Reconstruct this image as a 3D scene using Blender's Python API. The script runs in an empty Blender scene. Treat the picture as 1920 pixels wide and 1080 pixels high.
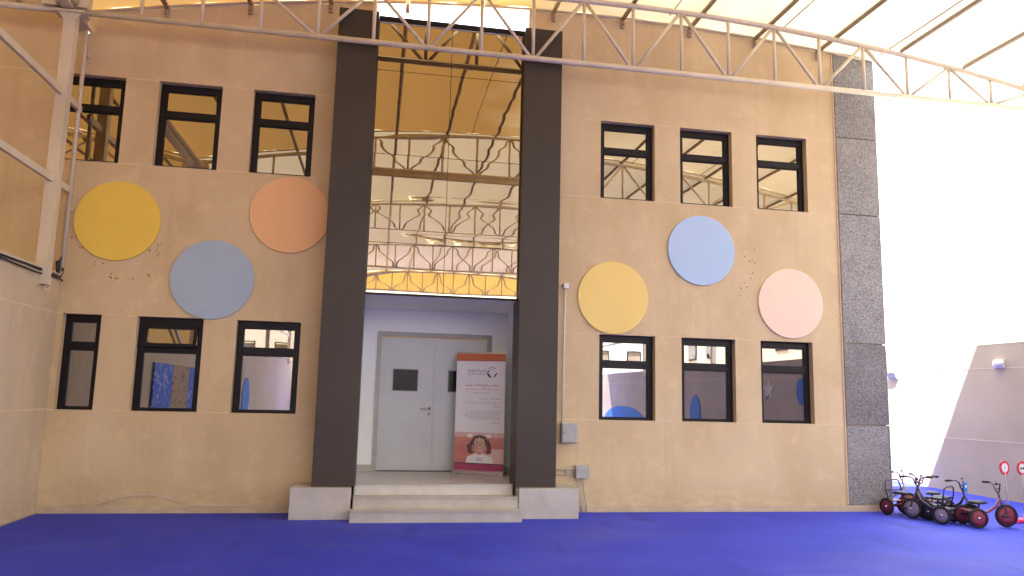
import bpy, bmesh, math, random
from mathutils import Vector, Matrix
random.seed(7)
C = bpy.context.scene.collection
sc = bpy.context.scene
R = math.radians
# ------------------------------------------------------------------ camera
def cam_basis(yaw, pitch, roll):
    f = Vector((math.sin(yaw)*math.cos(pitch), math.cos(yaw)*math.cos(pitch), math.sin(pitch)))
    r = Vector((math.cos(yaw), -math.sin(yaw), 0)); u = r.cross(f)
    return math.cos(roll)*r+math.sin(roll)*u, -math.sin(roll)*r+math.cos(roll)*u, f
r_, u_, f_ = cam_basis(R(9.977), R(8.143), R(1.390))
cd = bpy.data.cameras.new('camera'); cam = bpy.data.objects.new('camera', cd); C.objects.link(cam)
m = Matrix((r_, u_, -f_)).transposed().to_4x4(); m.translation = Vector((0, -11.0, 1.64))
cam.matrix_world = m
cd.sensor_width = 36; cd.lens = 1419.7/1920*36; cd.clip_start = .05; cd.clip_end = 2000
sc.camera = cam
# ------------------------------------------------------------------ sky, sun, exposure
SUN = Vector((-.53, -1.0, 1.9)).normalized()
w = bpy.data.worlds.new('World'); sc.world = w; w.use_nodes = True
wn = w.node_tree.nodes; sky = wn.new('ShaderNodeTexSky'); sky.sky_type = 'NISHITA'; sky.sun_disc = False
sky.sun_elevation = math.asin(SUN.z); sky.sun_rotation = math.atan2(SUN.x, SUN.y)
sky.dust_density = 4.0; sky.air_density = 1.0; sky.ozone_density = 1.0
hz_ = wn.new('ShaderNodeMix'); hz_.data_type = 'RGBA'; hz_.inputs[0].default_value = .6   # even milky haze over the whole sky
hz_.inputs[7].default_value = (8.6, 8.5, 8.4, 1); w.node_tree.links.new(sky.outputs[0], hz_.inputs[6]); w.node_tree.links.new(hz_.outputs[2], wn['Background'].inputs[0]); wn['Background'].inputs[1].default_value = .15
sd = bpy.data.lights.new('sun', 'SUN'); sd.energy = 5.0; sd.angle = R(.5); sd.color = (1.0, .95, .87)
so = bpy.data.objects.new('sun', sd); C.objects.link(so)
so.rotation_euler = SUN.to_track_quat('Z', 'Y').to_euler()
sc.view_settings.view_transform = 'Standard'; sc.view_settings.look = 'None'
sc.view_settings.exposure = 2.9; sc.view_settings.gamma = 1; sc.view_settings.use_curve_mapping = False
sc.cycles.max_bounces = 9; sc.cycles.diffuse_bounces = 5; sc.cycles.glossy_bounces = 5
sc.cycles.sample_clamp_indirect = 6

# ------------------------------------------------------------------ materials
def mat(name, col, rough=.7, metal=0, spec=.4):
    m = bpy.data.materials.new(name); m.use_nodes = True
    b = m.node_tree.nodes['Principled BSDF']
    b.inputs['Base Color'].default_value = (*col, 1); b.inputs['Roughness'].default_value = rough
    b.inputs['Metallic'].default_value = metal; b.inputs['Specular IOR Level'].default_value = spec
    return m
def N(m, t, **k):
    n = m.node_tree.nodes.new(t)
    for a, v in k.items(): setattr(n, a, v)
    return n
def lk(m, a, b): m.node_tree.links.new(a, b)
def noisy(name, col, col2, scale=3, rough=.8, bump=.2, bscale=60, detail=6, stretch=(1, 1, 1), metal=0, lo=.35, hi=.65, dist=.01, spec=.4, fine=.25):
    """procedural two-tone colour with large blotches, fine grain and relief"""
    m = mat(name, col, rough, metal, spec); b = m.node_tree.nodes['Principled BSDF']
    tc = N(m, 'ShaderNodeTexCoord'); mp = N(m, 'ShaderNodeMapping'); mp.inputs['Scale'].default_value = stretch
    geo = N(m, 'ShaderNodeNewGeometry'); lk(m, geo.outputs['Position'], mp.inputs[0])
    n1 = N(m, 'ShaderNodeTexNoise'); n1.inputs['Scale'].default_value = scale; n1.inputs['Detail'].default_value = detail
    lk(m, mp.outputs[0], n1.inputs[0])
    n2 = N(m, 'ShaderNodeTexNoise'); n2.inputs['Scale'].default_value = bscale; n2.inputs['Detail'].default_value = 3
    lk(m, geo.outputs['Position'], n2.inputs[0])
    mr = N(m, 'ShaderNodeMapRange'); mr.inputs[1].default_value = lo; mr.inputs[2].default_value = hi
    mx0 = N(m, 'ShaderNodeMath', operation='MULTIPLY_ADD'); mx0.inputs[1].default_value = fine; 
    sub = N(m, 'ShaderNodeMath', operation='SUBTRACT'); sub.inputs[1].default_value = .5
    lk(m, n2.outputs[0], sub.inputs[0]); lk(m, sub.outputs[0], mx0.inputs[0]); lk(m, n1.outputs[0], mx0.inputs[2]); lk(m, mx0.outputs[0], mr.inputs[0])
    mx = N(m, 'ShaderNodeMix', data_type='RGBA'); mx.inputs[6].default_value = (*col, 1); mx.inputs[7].default_value = (*col2, 1)
    lk(m, mr.outputs[0], mx.inputs[0]); lk(m, mx.outputs[2], b.inputs['Base Color'])
    if bump:
        bp = N(m, 'ShaderNodeBump'); bp.inputs['Strength'].default_value = bump; bp.inputs['Distance'].default_value = dist
        lk(m, n2.outputs[0], bp.inputs['Height']); lk(m, bp.outputs[0], b.inputs['Normal'])
    return m
def stucco(name, c1, c2):
    m = noisy(name, c1, c2, 1.3, .92, .9, 70, 9, (1, 1, .6), lo=.30, hi=.70, dist=.011, fine=.8)
    b = m.node_tree.nodes['Principled BSDF']; src = b.inputs['Base Color'].links[0].from_socket
    geo = N(m, 'ShaderNodeNewGeometry'); sx = N(m, 'ShaderNodeSeparateXYZ'); lk(m, geo.outputs['Position'], sx.inputs[0])
    def nz(sc_, scale, det=6):
        mp = N(m, 'ShaderNodeMapping'); mp.inputs['Scale'].default_value = sc_; lk(m, geo.outputs['Position'], mp.inputs[0])
        n = N(m, 'ShaderNodeTexNoise'); n.inputs['Scale'].default_value = scale; n.inputs['Detail'].default_value = det; lk(m, mp.outputs[0], n.inputs[0]); return n.outputs[0]
    def rng(x, a, b_, c=0, d=1):
        q = N(m, 'ShaderNodeMapRange'); q.inputs[1].default_value = a; q.inputs[2].default_value = b_; q.inputs[3].default_value = c; q.inputs[4].default_value = d
        lk(m, x, q.inputs[0]); return q.outputs[0]
    def mul(x, y):
        q = N(m, 'ShaderNodeMath', operation='MULTIPLY')
        for k, v in ((0, x), (1, y)):
            if isinstance(v, float): q.inputs[k].default_value = v
            else: lk(m, v, q.inputs[k])
        return q.outputs[0]
    def mix(f, x, col):
        q = N(m, 'ShaderNodeMix', data_type='RGBA'); lk(m, f, q.inputs[0]); lk(m, x, q.inputs[6]); q.inputs[7].default_value = (*col, 1); return q.outputs[2]
    streak = mul(rng(nz((9, 9, .35), 1.0), .50, .72), rng(nz((1, 1, .8), .7), .45, .62, 0, .20))     # rain streaks in places
    patch = rng(nz((1, 1, 1), 3.4, 5), .56, .66, 0, .32)                                            # repainted patches
    foot = mul(rng(sx.outputs[2], .55, .0), rng(nz((1, 1, 2.5), 5.0), .35, .65, .10, .42))          # splash dirt at the foot
    speck = rng(nz((1, 1, 1), 26.0, 2), .71, .76, 0, .35)
    o = mix(streak, src, tuple(v*.62 for v in c2)); o = mix(patch, o, tuple(min(.8, v*1.12) for v in c1)); o = mix(foot, o, tuple(v*.55 for v in c2)); o = mix(speck, o, tuple(v*.5 for v in c2))
    lk(m, o, b.inputs['Base Color']); return m
def mirror(name, tint, base, fac, rough=.01, bump=0):
    m = bpy.data.materials.new(name); m.use_nodes = True; nt = m.node_tree; nt.nodes.clear()
    o = N(m, 'ShaderNodeOutputMaterial'); g = N(m, 'ShaderNodeBsdfGlossy'); g.inputs[0].default_value = (*tint, 1); g.inputs['Roughness'].default_value = rough
    d = N(m, 'ShaderNodeBsdfDiffuse'); d.inputs[0].default_value = (*base, 1); x = N(m, 'ShaderNodeMixShader'); x.inputs[0].default_value = fac
    lk(m, d.outputs[0], x.inputs[1]); lk(m, g.outputs[0], x.inputs[2]); lk(m, x.outputs[0], o.inputs[0])
    if bump:
        n = N(m, 'ShaderNodeTexNoise'); n.inputs['Scale'].default_value = 1.6; n.inputs['Detail'].default_value = 1
        geo = N(m, 'ShaderNodeNewGeometry'); lk(m, geo.outputs['Position'], n.inputs[0])
        b = N(m, 'ShaderNodeBump'); b.inputs['Strength'].default_value = 1; b.inputs['Distance'].default_value = bump
        lk(m, n.outputs[0], b.inputs['Height']); lk(m, b.outputs[0], g.inputs['Normal'])
    return m
def fabric(name, col, tcol, fac=.5, dim_tint=None):
    m = bpy.data.materials.new(name); m.use_nodes = True; nt = m.node_tree; nt.nodes.clear()
    o = N(m, 'ShaderNodeOutputMaterial'); t = N(m, 'ShaderNodeBsdfTranslucent')
    d = N(m, 'ShaderNodeBsdfDiffuse'); x = N(m, 'ShaderNodeMixShader'); x.inputs[0].default_value = fac
    geo = N(m, 'ShaderNodeNewGeometry'); n = N(m, 'ShaderNodeTexNoise'); n.inputs['Scale'].default_value = .9; n.inputs['Detail'].default_value = 5
    lk(m, geo.outputs['Position'], n.inputs[0])
    for sh, c in ((d, col), (t, tcol)):
        mx = N(m, 'ShaderNodeMix', data_type='RGBA'); mx.inputs[6].default_value = (*[v*.86 for v in c], 1); mx.inputs[7].default_value = (*c, 1)
        lk(m, n.outputs[0], mx.inputs[0]); out = mx.outputs[2]
        if dim_tint:      # dimmer light through the first bay put into the colour, strongest leftwards
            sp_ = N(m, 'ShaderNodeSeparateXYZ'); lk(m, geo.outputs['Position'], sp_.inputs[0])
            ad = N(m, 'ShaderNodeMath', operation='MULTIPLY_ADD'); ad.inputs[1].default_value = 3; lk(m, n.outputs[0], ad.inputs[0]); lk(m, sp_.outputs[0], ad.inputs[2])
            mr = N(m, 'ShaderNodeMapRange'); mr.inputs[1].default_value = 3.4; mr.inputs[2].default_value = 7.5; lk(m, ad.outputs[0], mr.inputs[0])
            m2 = N(m, 'ShaderNodeMix', data_type='RGBA'); ac = dim_tint[0] if sh is d else dim_tint[1]; m2.inputs[6].default_value = (*ac, 1)
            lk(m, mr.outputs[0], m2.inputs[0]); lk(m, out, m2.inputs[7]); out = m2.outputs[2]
        lk(m, out, sh.inputs[0])
    n3 = N(m, 'ShaderNodeTexNoise'); n3.inputs['Scale'].default_value = 2.5; lk(m, geo.outputs['Position'], n3.inputs[0])
    b = N(m, 'ShaderNodeBump'); b.inputs['Strength'].default_value = .5; b.inputs['Distance'].default_value = .05
    lk(m, n3.outputs[0], b.inputs['Height']); lk(m, b.outputs[0], d.inputs['Normal'])
    lk(m, d.outputs[0], x.inputs[1]); lk(m, t.outputs[0], x.inputs[2]); lk(m, x.outputs[0], o.inputs[0])
    return m
M = {}
M['stucco'] = stucco('tan_stucco', (.68, .53, .315), (.575, .425, .235))
M['stucco_wall'] = stucco('boundary_stucco', (.62, .495, .335), (.55, .425, .27))
M['white_wall'] = noisy('white_stucco', (.52, .435, .335), (.46, .38, .285), 1.3, .9, .4, 110, 7, dist=.006)
M['joint'] = noisy('joint_sealant', (.74, .58, .38), (.64, .48, .29), 9, .8, 0, 50)
M['joint_pale'] = noisy('pale_joint', (.66, .57, .46), (.62, .53, .42), 9, .8, 0, 50)
M['reveal'] = noisy('window_reveal', (.45, .27, .14), (.40, .24, .12), 5, .85, .2, 80)
M['porch'] = noisy('porch_paint', (.89, .89, .86), (.84, .84, .80), 1.5, .75, .15, 90)
M['black'] = noisy('black_aluminium', (.007, .005, .007), (.012, .009, .011), 20, .42, 0, 60, spec=.22)
M['pillar'] = noisy('bronze_cladding', (.060, .046, .035), (.050, .038, .029), .8, .42, 0, 60, spec=.25)
M['pillar_side'] = M['pillar']
M['steel'] = noisy('cream_steel_paint', (.66, .58, .43), (.58, .50, .36), 4, .42, .05, 40, stretch=(1, 1, .3))
M['steel_in'] = M['steel']
M['purlin'] = noisy('brown_steel_paint', (.42, .33, .22), (.36, .27, .17), 5, .5, 0, 40)
M['fabric'] = fabric('cream_membrane', (.70, .66, .56), (.47, .43, .33), .115)
M['fabric_dim'] = fabric('dimmed_tan_membrane', (.70, .66, .56), (.47, .42, .31), .17, ((.44, .31, .15), (.22, .135, .048)))
M['gable'] = fabric('yellow_membrane', (.84, .76, .48), (.84, .74, .42), .4)
M['mirror'] = mirror('bronze_mirror_glass', (.54, .445, .29), (.03, .02, .01), .93, .004)
M['pane'] = mirror('tinted_window_glass', (.56, .475, .34), (.012, .012, .014), .80, .006, .0006)
M['pane_low'] = mirror('tinted_low_window_glass', (.47, .465, .475), (.04, .038, .048), .80, .006, .0006)
M['door'] = noisy('grey_door_paint', (.52, .53, .52), (.48, .49, .48), 2, .33, .03, 60, spec=.5)
M['door_frame'] = noisy('grey_frame_paint', (.46, .45, .41), (.40, .39, .36), 6, .45, 0, 50)
M['door_glass'] = mat('dark_door_glass', (.014, .011, .010), .25, 0, .22)
M['chrome'] = mat('satin_steel', (.62, .60, .57), .25, 1)
M['stone'] = noisy('pale_step_stone', (.50, .47, .42), (.42, .39, .35), 4, .6, .2, 120, fine=.5)
M['tile'] = noisy('porch_floor_tile', (.60, .57, .52), (.53, .50, .46), 5, .4, .1, 90)
M['rubber'] = noisy('blue_rubber_floor', (.020, .034, .48), (.034, .052, .56), .8, .72, .6, 240, 8, dist=.004, fine=.6)
def add_dust(m):
    b = m.node_tree.nodes['Principled BSDF']; src = b.inputs['Base Color'].links[0].from_socket; geo = N(m, 'ShaderNodeNewGeometry')
    for sc_, scale, lo, hi, amt, col in (((1, 1, 1), .45, .50, .72, .16, (.20, .20, .38)), ((.35, 3.0, 1), 1.6, .60, .72, .18, (.17, .17, .36)), ((1, 1, 1), 14, .68, .76, .3, (.30, .29, .34)), ((2.2, .5, 1), 1.1, .60, .72, .4, (.010, .016, .24))):
        mp = N(m, 'ShaderNodeMapping'); mp.inputs['Scale'].default_value = sc_; mp.inputs['Rotation'].default_value = (0, 0, .4); lk(m, geo.outputs['Position'], mp.inputs[0])
        n = N(m, 'ShaderNodeTexNoise'); n.inputs['Scale'].default_value = scale; n.inputs['Detail'].default_value = 7; lk(m, mp.outputs[0], n.inputs[0])
        q = N(m, 'ShaderNodeMapRange'); q.inputs[1].default_value = lo; q.inputs[2].default_value = hi; q.inputs[4].default_value = amt; lk(m, n.outputs[0], q.inputs[0])
        x = N(m, 'ShaderNodeMix', data_type='RGBA'); lk(m, q.outputs[0], x.inputs[0]); lk(m, src, x.inputs[6]); x.inputs[7].default_value = (*col, 1); src = x.outputs[2]
    lk(m, src, b.inputs['Base Color'])
add_dust(M['rubber'])
M['seam'] = mat('dark_floor_seam', (.014, .022, .24), .9)
M['sand'] = noisy('sandy_ground', (.40, .35, .28), (.34, .29, .23), .4, .95, .4, 30)
M['pvc'] = mat('white_pvc', (.74, .70, .64), .45)
M['box_grey'] = noisy('grey_enclosure', (.42, .41, .39), (.36, .35, .33), 8, .5, 0, 60)
M['cable'] = mat('black_cable', (.03, .026, .022), .6)
M['cable_pale'] = mat('pale_cable', (.50, .46, .40), .6)
M['yellow'] = noisy('yellow_panel_paint', (.80, .56, .085), (.77, .535, .08), 2, .6, .04, 90)
M['blue'] = noisy('light_blue_panel_paint', (.37, .455, .54), (.35, .435, .52), 2, .6, .04, 90)
M['orange'] = noisy('orange_panel_paint', (.80, .465, .215), (.78, .45, .205), 2, .6, .04, 90)
M['yellow_pale'] = noisy('pale_yellow_panel_paint', (.84, .62, .19), (.82, .60, .18), 2, .6, .04, 90)
M['blue_pale'] = noisy('sky_blue_panel_paint', (.42, .56, .73), (.40, .54, .71), 2, .6, .04, 90)
M['peach'] = noisy('peach_panel_paint', (.83, .61, .46), (.81, .59, .44), 2, .6, .04, 90)
M['mural_blue'] = mat('mural_blue', (.05, .19, .50), .7)
M['mural_white'] = mat('mural_white', (.62, .58, .48), .7)
M['stain'] = noisy('chipped_render', (.22, .13, .06), (.34, .2, .1), 14, .95, .3, 80)
M['lamp_glass'] = mat('opal_lamp_cover', (.82, .80, .76), .25)
M['tyre'] = mat('black_tyre', (.015, .015, .018), .8)
def granite():
    m = mat('speckled_granite', (.3, .3, .3), .55); b = m.node_tree.nodes['Principled BSDF']
    geo = N(m, 'ShaderNodeNewGeometry'); v = N(m, 'ShaderNodeTexVoronoi'); v.inputs['Scale'].default_value = 85
    n = N(m, 'ShaderNodeTexNoise'); n.inputs['Scale'].default_value = 75; n.inputs['Detail'].default_value = 4; n.inputs['Roughness'].default_value = .7
    n2 = N(m, 'ShaderNodeTexNoise'); n2.inputs['Scale'].default_value = 1.5
    oi = N(m, 'ShaderNodeObjectInfo'); va = N(m, 'ShaderNodeVectorMath', operation='MULTIPLY_ADD'); va.inputs[1].default_value = (1, 1, 1)
    cx_ = N(m, 'ShaderNodeCombineXYZ'); ml = N(m, 'ShaderNodeMath', operation='MULTIPLY'); ml.inputs[1].default_value = 37.0
    lk(m, oi.outputs['Random'], ml.inputs[0]); lk(m, ml.outputs[0], cx_.inputs[0]); lk(m, geo.outputs['Position'], va.inputs[0]); lk(m, cx_.outputs[0], va.inputs[2])
    for q in (v, n, n2): lk(m, va.outputs[0], q.inputs[0])
    bw = N(m, 'ShaderNodeRGBToBW'); lk(m, v.outputs['Color'], bw.inputs[0])
    a = N(m, 'ShaderNodeMath', operation='ADD'); lk(m, bw.outputs[0], a.inputs[0]); lk(m, n.outputs[0], a.inputs[1])
    a2 = N(m, 'ShaderNodeMath', operation='MULTIPLY_ADD'); a2.inputs[1].default_value = .5; lk(m, n2.outputs[0], a2.inputs[0]); lk(m, a.outputs[0], a2.inputs[2])
    r = N(m, 'ShaderNodeValToRGB'); e = r.color_ramp.elements
    mr = N(m, 'ShaderNodeMapRange'); mr.inputs[1].default_value = .7; mr.inputs[2].default_value = 1.8
    lk(m, a2.outputs[0], mr.inputs[0]); lk(m, mr.outputs[0], r.inputs[0])
    e[0].position = .12; e[0].color = (.11, .10, .097, 1); e[1].position = .88; e[1].color = (.40, .375, .35, 1)
    x = e.new(.42); x.color = (.20, .185, .175, 1); x = e.new(.6); x.color = (.30, .28, .265, 1)
    hv = N(m, 'ShaderNodeHueSaturation'); vr = N(m, 'ShaderNodeMapRange'); vr.inputs[3].default_value = .72; vr.inputs[4].default_value = .95
    lk(m, oi.outputs['Random'], vr.inputs[0]); lk(m, vr.outputs[0], hv.inputs['Value']); lk(m, r.outputs[0], hv.inputs['Color'])
    lk(m, hv.outputs[0], b.inputs['Base Color'])
    bp = N(m, 'ShaderNodeBump'); bp.inputs['Strength'].default_value = .6; bp.inputs['Distance'].default_value = .006
    lk(m, n.outputs[0], bp.inputs['Height']); lk(m, bp.outputs[0], b.inputs['Normal'])
    return m
M['granite'] = granite()
def patterned(name, c1, c2, c3):
    m = mat(name, c1, .7); b = m.node_tree.nodes['Principled BSDF']; geo = N(m, 'ShaderNodeNewGeometry')
    n = N(m, 'ShaderNodeTexNoise'); n.inputs['Scale'].default_value = 7; n.inputs['Detail'].default_value = 5; n.inputs['Distortion'].default_value = 1.2
    lk(m, geo.outputs['Position'], n.inputs[0]); r = N(m, 'ShaderNodeValToRGB'); e = r.color_ramp.elements
    e[0].position = .38; e[0].color = (*c1, 1); e[1].position = .62; e[1].color = (*c3, 1); x = e.new(.5); x.color = (*c2, 1); x = e.new(.56); x.color = (*c1, 1)
    lk(m, n.outputs[0], r.inputs[0]); lk(m, r.outputs[0], b.inputs['Base Color']); return m
M['pat_blue'] = patterned('blue_patterned_print', (.01, .05, .42), (.03, .16, .62), (.35, .40, .62))
M['pat_brown'] = patterned('brown_patterned_print', (.32, .19, .08), (.42, .27, .13), (.08, .02, .03))

# ------------------------------------------------------------------ mesh helpers
class MB:
    def __init__(s): s.bm = bmesh.new()
    def box(s, x0, x1, y0, y1, z0, z1, bev=0, T=None):
        g = bmesh.ops.create_cube(s.bm, size=1)['verts']
        for v in g: v.co = Vector((x0+(v.co.x+.5)*(x1-x0), y0+(v.co.y+.5)*(y1-y0), z0+(v.co.z+.5)*(z1-z0)))
        if bev:
            es = {e for v in g for e in v.link_edges}
            g = [v for v in bmesh.ops.bevel(s.bm, geom=list(es), offset=bev, segments=2, affect='EDGES', profile=.7)['verts']]
        if T:
            for v in g: v.co = T @ v.co
        return s
    def tube(s, pts, r, n=10, cap=True, r2=None):
        pts = [Vector(p) for p in pts]; rings = []; K = len(pts)
        t0 = (pts[1]-pts[0]).normalized(); up = Vector((0, 0, 1)) if abs(t0.z) < .9 else Vector((1, 0, 0))
        a = t0.cross(up).normalized()
        for i, p in enumerate(pts):
            t = (pts[min(i+1, K-1)]-pts[max(i-1, 0)]).normalized()
            a = (a-t*a.dot(t)).normalized(); b = t.cross(a)
            rr = r if r2 is None else r+(r2-r)*i/(K-1)
            rings.append([s.bm.verts.new(p+a*math.cos(2*math.pi*k/n)*rr+b*math.sin(2*math.pi*k/n)*rr) for k in range(n)])
        for i in range(K-1):
            for k in range(n):
                f = s.bm.faces.new((rings[i][k], rings[i][(k+1) % n], rings[i+1][(k+1) % n], rings[i+1][k])); f.smooth = True
        if cap: s.bm.faces.new(rings[0][::-1]); s.bm.faces.new(rings[-1])
        return s
    def ring_prism(s, prof, p0, axis, n=24, smooth=True):
        """revolve prof [(r, d)] round axis through p0"""
        p0 = Vector(p0); ax = Vector(axis).normalized(); up = Vector((0, 0, 1)) if abs(ax.z) < .9 else Vector((1, 0, 0))
        a = ax.cross(up).normalized(); b = ax.cross(a); rings = []
        for r, d in prof:
            if r <= 1e-6: rings.append([s.bm.verts.new(p0+ax*d)])
            else: rings.append([s.bm.verts.new(p0+ax*d+a*math.cos(2*math.pi*k/n)*r+b*math.sin(2*math.pi*k/n)*r) for k in range(n)])
        for A, B in zip(rings, rings[1:]):
            for k in range(n):
                k2 = (k+1) % n
                q = [A[k % len(A)], A[k2 % len(A)], B[k2 % len(B)], B[k % len(B)]]
                q = list(dict.fromkeys(q))
                if len(q) >= 3: f = s.bm.faces.new(q); f.smooth = smooth
        return s
    def poly(s, pts, thick=None, d=(0, 1, 0)):
        """flat polygon, or prism if thick along d"""
        vs = [s.bm.verts.new(Vector(p)) for p in pts]; f = s.bm.faces.new(vs)
        if thick:
            e = bmesh.ops.extrude_face_region(s.bm, geom=[f])['geom']
            for v in e:
                if isinstance(v, bmesh.types.BMVert): v.co += Vector(d)*thick
        return s
    def build(s, name, material, parent=None, **k):
        bmesh.ops.recalc_face_normals(s.bm, faces=s.bm.faces) if k.pop('recalc', True) else None
        me = bpy.data.meshes.new(name); s.bm.to_mesh(me); s.bm.free()
        if isinstance(material, (list, tuple)):
            for q in material: me.materials.append(q)
        else: me.materials.append(material)
        o = bpy.data.objects.new(name, me); C.objects.link(o)
        if parent: o.parent = parent
        for a, v in k.items(): o[a] = v
        return o
def thing(name, label, cat, loc=(0, 0, 0), rz=0, group=None):
    o = bpy.data.objects.new(name, None); C.objects.link(o); o.location = loc; o.rotation_euler = (0, 0, rz)
    o.empty_display_size = .2; o['label'] = label; o['category'] = cat
    if group: o['group'] = group
    return o
def tag(o, label, cat, group=None):
    o['label'] = label; o['category'] = cat
    if group: o['group'] = group
    return o
def copy_tree(o, parent=None):
    c = o.copy(); C.objects.link(c); c.parent = parent
    for ch in list(o.children): copy_tree(ch, c)
    return c
def box(name, ext, m_, parent=None, bev=0, **k): return MB().box(*ext, bev=bev).build(name, m_, parent, **k)

# ------------------------------------------------------------------ ground
MB().poly([(-600, -600, -.006), (600, -600, -.006), (600, 600, -.006), (-600, 600, -.006)]).build('ground', M['sand'], kind='structure')
MB().poly([(-4.2, -30, 0), (11.3, -30, 0), (11.3, 14, 0), (-4.2, 14, 0)]).build('playground_floor', M['rubber'], kind='structure')

# ------------------------------------------------------------------ school building
XL, XR, ZT = -9.0, 7.315, 7.85
T1, S1z, T2, S2z = 2.60, 1.325, 5.965, 4.72
bld = thing('school_building', 'two storey tan stucco school building with mirrored glass entrance bay and grey granite corner', 'building')
LW = [(-4.16, -3.68), (-3.228, -2.37), (-1.935, -1.07)]
UW = [(-4.535, -3.67), (-3.228, -2.37), (-1.935, -1.07)]
RW = [(3.29, 4.175), (4.60, 5.485), (5.91, 6.80)]
REV = .11
def facade(name, x0, x1, z0, z1, wins):
    mb = MB(); xs = sorted({x0, x1, *[v for q in wins for v in q[:2]]}); zs = sorted({z0, z1, *[v for q in wins for v in q[2:]]})
    for a, b in zip(xs, xs[1:]):
        for c, d in zip(zs, zs[1:]):
            if any(q[0] <= a and b <= q[1] and q[2] <= c and d <= q[3] for q in wins): continue
            mb.poly([(a, 0, c), (b, 0, c), (b, 0, d), (a, 0, d)])
    for a, b, c, d in wins:
        for P in ([(a, 0), (a, REV+.1)], [(b, 0), (b, REV+.1)]):
            mb.poly([(P[0][0], 0, c), (P[0][0], P[1][1], c), (P[0][0], P[1][1], d), (P[0][0], 0, d)])
        for z in (c, d): mb.poly([(a, 0, z), (b, 0, z), (b, REV+.1, z), (a, REV+.1, z)])
    bmesh.ops.remove_doubles(mb.bm, verts=mb.bm.verts, dist=.0005)
    return mb.build(name, M['stucco'], bld, recalc=False)
facade('wall', XL, -.24, 0, ZT, [(*q, S1z, T1) for q in LW] + [(*q, S2z, T2) for q in UW])
facade('wall', 2.10, XR, 0, ZT, [(*q, S1z, T1) for q in RW] + [(*q, S2z, T2) for q in RW])
MB().poly([(-.24, .25, 3.1), (2.10, .25, 3.1), (2.10, .25, 7.1), (-.24, .25, 7.1)]).build('wall', M['stucco'], bld)
# closing shell behind the facade so that no light leaks through
sh = MB(); sh.box(XL, -.77, .35, 8, 7.0, 7.15); sh.box(-.77, 2.53, -.05, 8, 6.98, 7.1); sh.box(2.53, 8.04, .35, 8, 7.0, 7.15)
sh.build('roof', M['stucco'], bld)
MB().box(XL, 8.03, 7.7, 7.95, 0, 7.0).build('wall', M['stucco'], bld)
MB().box(-.80, -.60, .3, .5, 0, 6.9).build('inner_wall', M['porch'], bld)
for a, b in ((-.9, -.77), (2.53, 2.66)): MB().box(a, b, .006, .3, 7.1, ZT-.002).build('parapet_return', M['stucco'], bld)
# stucco joints: thin pale sealant lines at sill and head height
def joint(x0, x1, z, y=0): box('joint_strip', (x0, x1, y-.003, y+.002, z-.008, z+.008), M['joint'], bld)
def runs(x0, x1, wins):
    out = []; x = x0
    for a, b in wins: out.append((x, a)); x = b
    out.append((x, x1)); return out
for z, wn_ in ((T1, LW), (S1z, LW), (T2, UW), (S2z, UW)):
    for a, b in runs(XL, -.76, wn_): joint(a, b, z)
for z in (T1, S1z, T2, S2z):
    for a, b in runs(2.54, XR, RW): joint(a, b, z)
box('corner_trim', (XR-.012, XR+.012, -.016, -.0, .1, ZT), M['joint'], bld)
# skirting kerb
for a, b in ((-4.2, -1.02), (2.83, 8.06)): box('skirting', (a, b, -.035, -.002, .0, .095), M['stucco_wall'], bld, .006)
# granite cladding: one slab between each pair of joints
zs = [.1, S1z, 2.61, 4.725, 6.03, ZT]
for a, b in zip(zs, zs[1:]):
    box('granite_slab', (XR+.014, 8.05, -.03+.004*math.sin(a*9), .02, a+.006, b-.006), M['granite'], bld, .004)
    box('granite_slab', (8.055, 8.08, -.026, 2.2, a+.006, b-.006), M['granite'], bld, .004)
    box('granite_slab', (8.055, 8.08, 2.21, 7.9, a+.006, b-.006), M['granite'], bld, .004)
box('wall', (7.9, 8.053, .022, 7.99, 0, ZT), M['stucco'], bld)
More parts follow.
